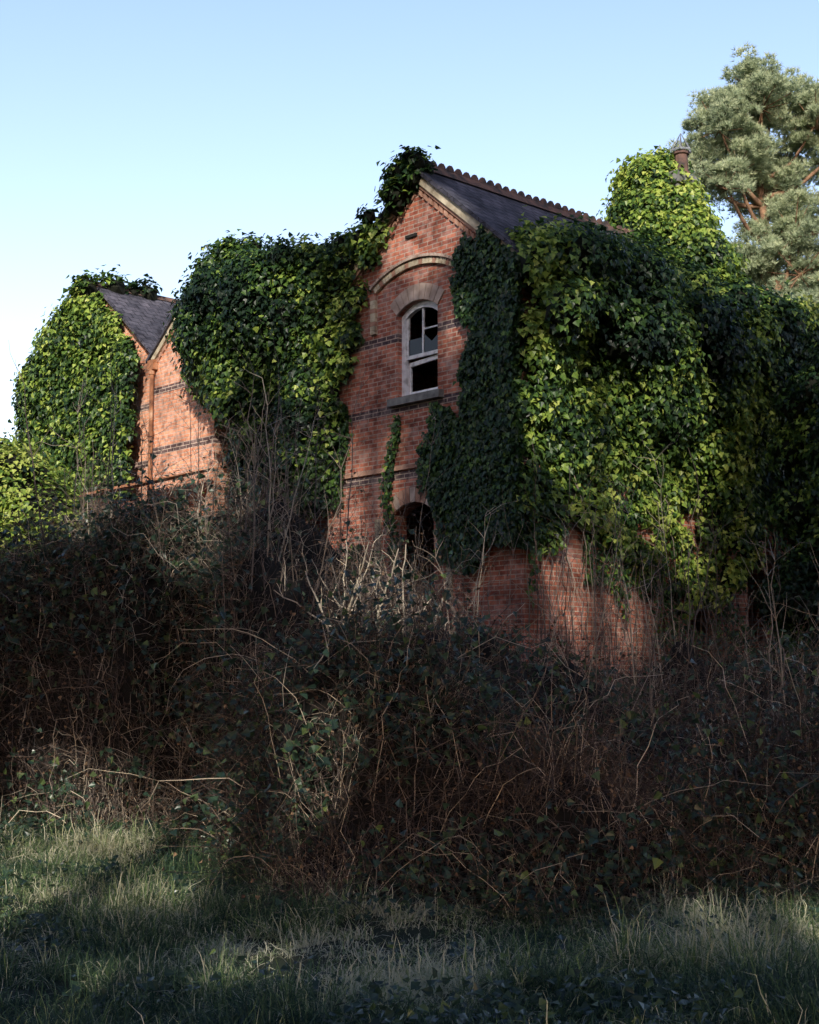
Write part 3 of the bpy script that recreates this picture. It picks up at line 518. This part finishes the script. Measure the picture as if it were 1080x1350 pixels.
# ---------------------------------------------------------------- sun, and unseen trees shaped to shade and dapple the scene
EL=math.radians(26); sh=np.array([-.05,-.98]); sh/=np.linalg.norm(sh); SUN=np.array([sh[0]*math.cos(EL),sh[1]*math.cos(EL),math.sin(EL)])
wl=[((-6.9,0,7.8),2.3),((-7.2,0,5.9),1.9),((-10.2,.6,7.6),1.6),((-9.8,.6,6.0),1.5),((-2.9,-.4,7.8),.7),((-2.3,-.3,6.9),.6),((-2.5,-.1,5.3),.6),((-.6,0,9.1),.6),((.5,0,9.0),.55),((.2,0,8.5),.4),((-1.5,0,4.6),.7),((.9,0,7.3),.25),((-.6,0,5.6),.2),
    ((2.6,1.0,5.5),.9),((2.6,2.2,5.8),1.0),((2.6,3.5,5.6),.9),((2.7,2.8,4.8),.8),((2.8,4.6,8.1),.5),((2.8,6.3,8.3),.65),((2.8,2.8,7.5),.25),((2.3,1.7,2.8),.8),((2.3,6.8,5.2),.35),((2.3,4.2,3.4),.35),((0,7,11),2.4)]
WP=[L2W([p])[0] for p,_ in wl]; WR=[r for _,r in wl]
for p,r_ in [((-5.8,20.5,4.4),1.6),((-3.8,13.6,.1),1.5),((-2.6,12.7,.1),1.3),((-3.4,11.8,.1),1.1),((-1.7,12.2,.1),.9),((-4.4,14.8,.1),1.2),((-1.0,12.0,.9),.7),((-.3,16.0,2.9),1.1),((2.5,9.4,.1),.6),((.6,16,2.6),.5),((-2.6,17,3.2),.5),((-.9,8.2,.1),.3),((-2.3,19,3.9),.8),((-1.7,8.0,0),.3),((-4,18,3.4),.5)]: WP.append(np.array(p)); WR.append(r_)
WP=np.array(WP);WR=np.array(WR)
M_ever=leafmat('evergreen_foliage',[(0,(.012,.022,.01)),(1,(.035,.055,.02))],.6,0,.2)
def shade_spruce(tx,ty,hh,cr,n,base=5):
    e=empty('unseen_shade_spruce'); tb=B(); z=np.linspace(-.5,hh,10); tubes(tb,np.stack([tx+.1*np.sin(z*.3),ty+0*z,z],1)[None],np.linspace(.36,.04,10)[None],k=8)
    k=70; lz=rng.uniform(base,hh*.97,k); la=rng.uniform(0,6.28,k); ll=cr*np.clip((hh-lz)/(hh*.3),.15,1)
    tubes(tb,arcs(np.stack([tx+0*lz,ty+0*lz,lz],1),ll,np.radians(rng.uniform(-5,25,k)),la,5,.2,.02),np.linspace(.05,.015,5)[None]); tb.obj('trunk_and_limbs',[M_bark],e)
    i=rng.integers(0,k,n); tt_=rng.uniform(.15,1.05,n)**.7; p=np.stack([tx+np.cos(la[i])*ll[i]*tt_,ty+np.sin(la[i])*ll[i]*tt_,lz[i]+.1*ll[i]*tt_],1)+rng.normal(0,.5,(n,3))
    dlt=p[:,None,:]-WP[None]; al=dlt@SUN; dist=np.linalg.norm(dlt-al[...,None]*SUN,axis=2); okk=~((dist<.25+WR[None]*rng.uniform(.92,1.1,(n,1))).any(1)); p=p[okk]; n=len(p)  # foliage dropped along sun lines to chosen spots, shaping the sun patches
    fb=B(); place(fb,p,rng.normal(0,1,(n,3)),rng.normal(0,1,(n,3)),rng.uniform(.35,.62,n),rng.random(n)); fb.obj('foliage',[M_ever],e)
for (tx,ty,hh,cr) in [(-10,-15,26,4.2),(-6,-17,30,4.6),(-2.5,-13,32,4.4),(1,-16,33,4.6),(4.5,-13,32,4.4),(8,-16,31,4.6),(11.5,-14,28,4.4),(-4,-22,33,4.8),(3,-22,34,4.8),(-.8,-19,34,4.6),(6.2,-19,33,4.6),(-13,-19,27,4.4)]: shade_spruce(tx,ty,hh,cr,13500)
for (tx,ty,hh,cr) in [(-16,-9,24,4.5),(-17,-1,22,4.5),(-18,7,22,4.5),(17,-11,25,4.5),(19,-1,23,4.5),(20,8,22,4.5),(-20,15,20,4.5)]: shade_spruce(tx,ty,hh,cr,4500,1)  # unseen side trees added to block sky light and deepen the shade
sl=bpy.data.lights.new('sun','SUN'); sl.energy=5.0; sl.angle=math.radians(.5); sl.color=(1,.93,.8); so=bpy.data.objects.new('sun',sl); scene.collection.objects.link(so)
so.rotation_euler=Vector(SUN).to_track_quat('Z','Y').to_euler()
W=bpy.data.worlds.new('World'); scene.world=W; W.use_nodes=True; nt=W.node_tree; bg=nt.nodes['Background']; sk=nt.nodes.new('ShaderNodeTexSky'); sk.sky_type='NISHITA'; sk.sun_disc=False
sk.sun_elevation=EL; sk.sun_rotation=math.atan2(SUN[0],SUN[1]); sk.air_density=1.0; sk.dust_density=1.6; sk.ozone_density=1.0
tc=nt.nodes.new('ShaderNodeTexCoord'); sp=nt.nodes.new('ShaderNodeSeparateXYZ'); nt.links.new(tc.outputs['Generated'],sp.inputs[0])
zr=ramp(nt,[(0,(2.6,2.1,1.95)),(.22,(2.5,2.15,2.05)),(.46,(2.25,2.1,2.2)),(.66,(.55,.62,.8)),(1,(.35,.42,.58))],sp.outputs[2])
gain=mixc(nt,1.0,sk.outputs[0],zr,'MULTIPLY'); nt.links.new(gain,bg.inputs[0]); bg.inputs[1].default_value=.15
cam=bpy.data.cameras.new('camera'); co=bpy.data.objects.new('camera',cam); scene.collection.objects.link(co); scene.camera=co
cam.sensor_fit='VERTICAL'; cam.sensor_height=36; cam.lens=50; cam.clip_end=4000; co.location=(0,0,1.6); co.rotation_euler=(math.radians(90+6.84),0,0)
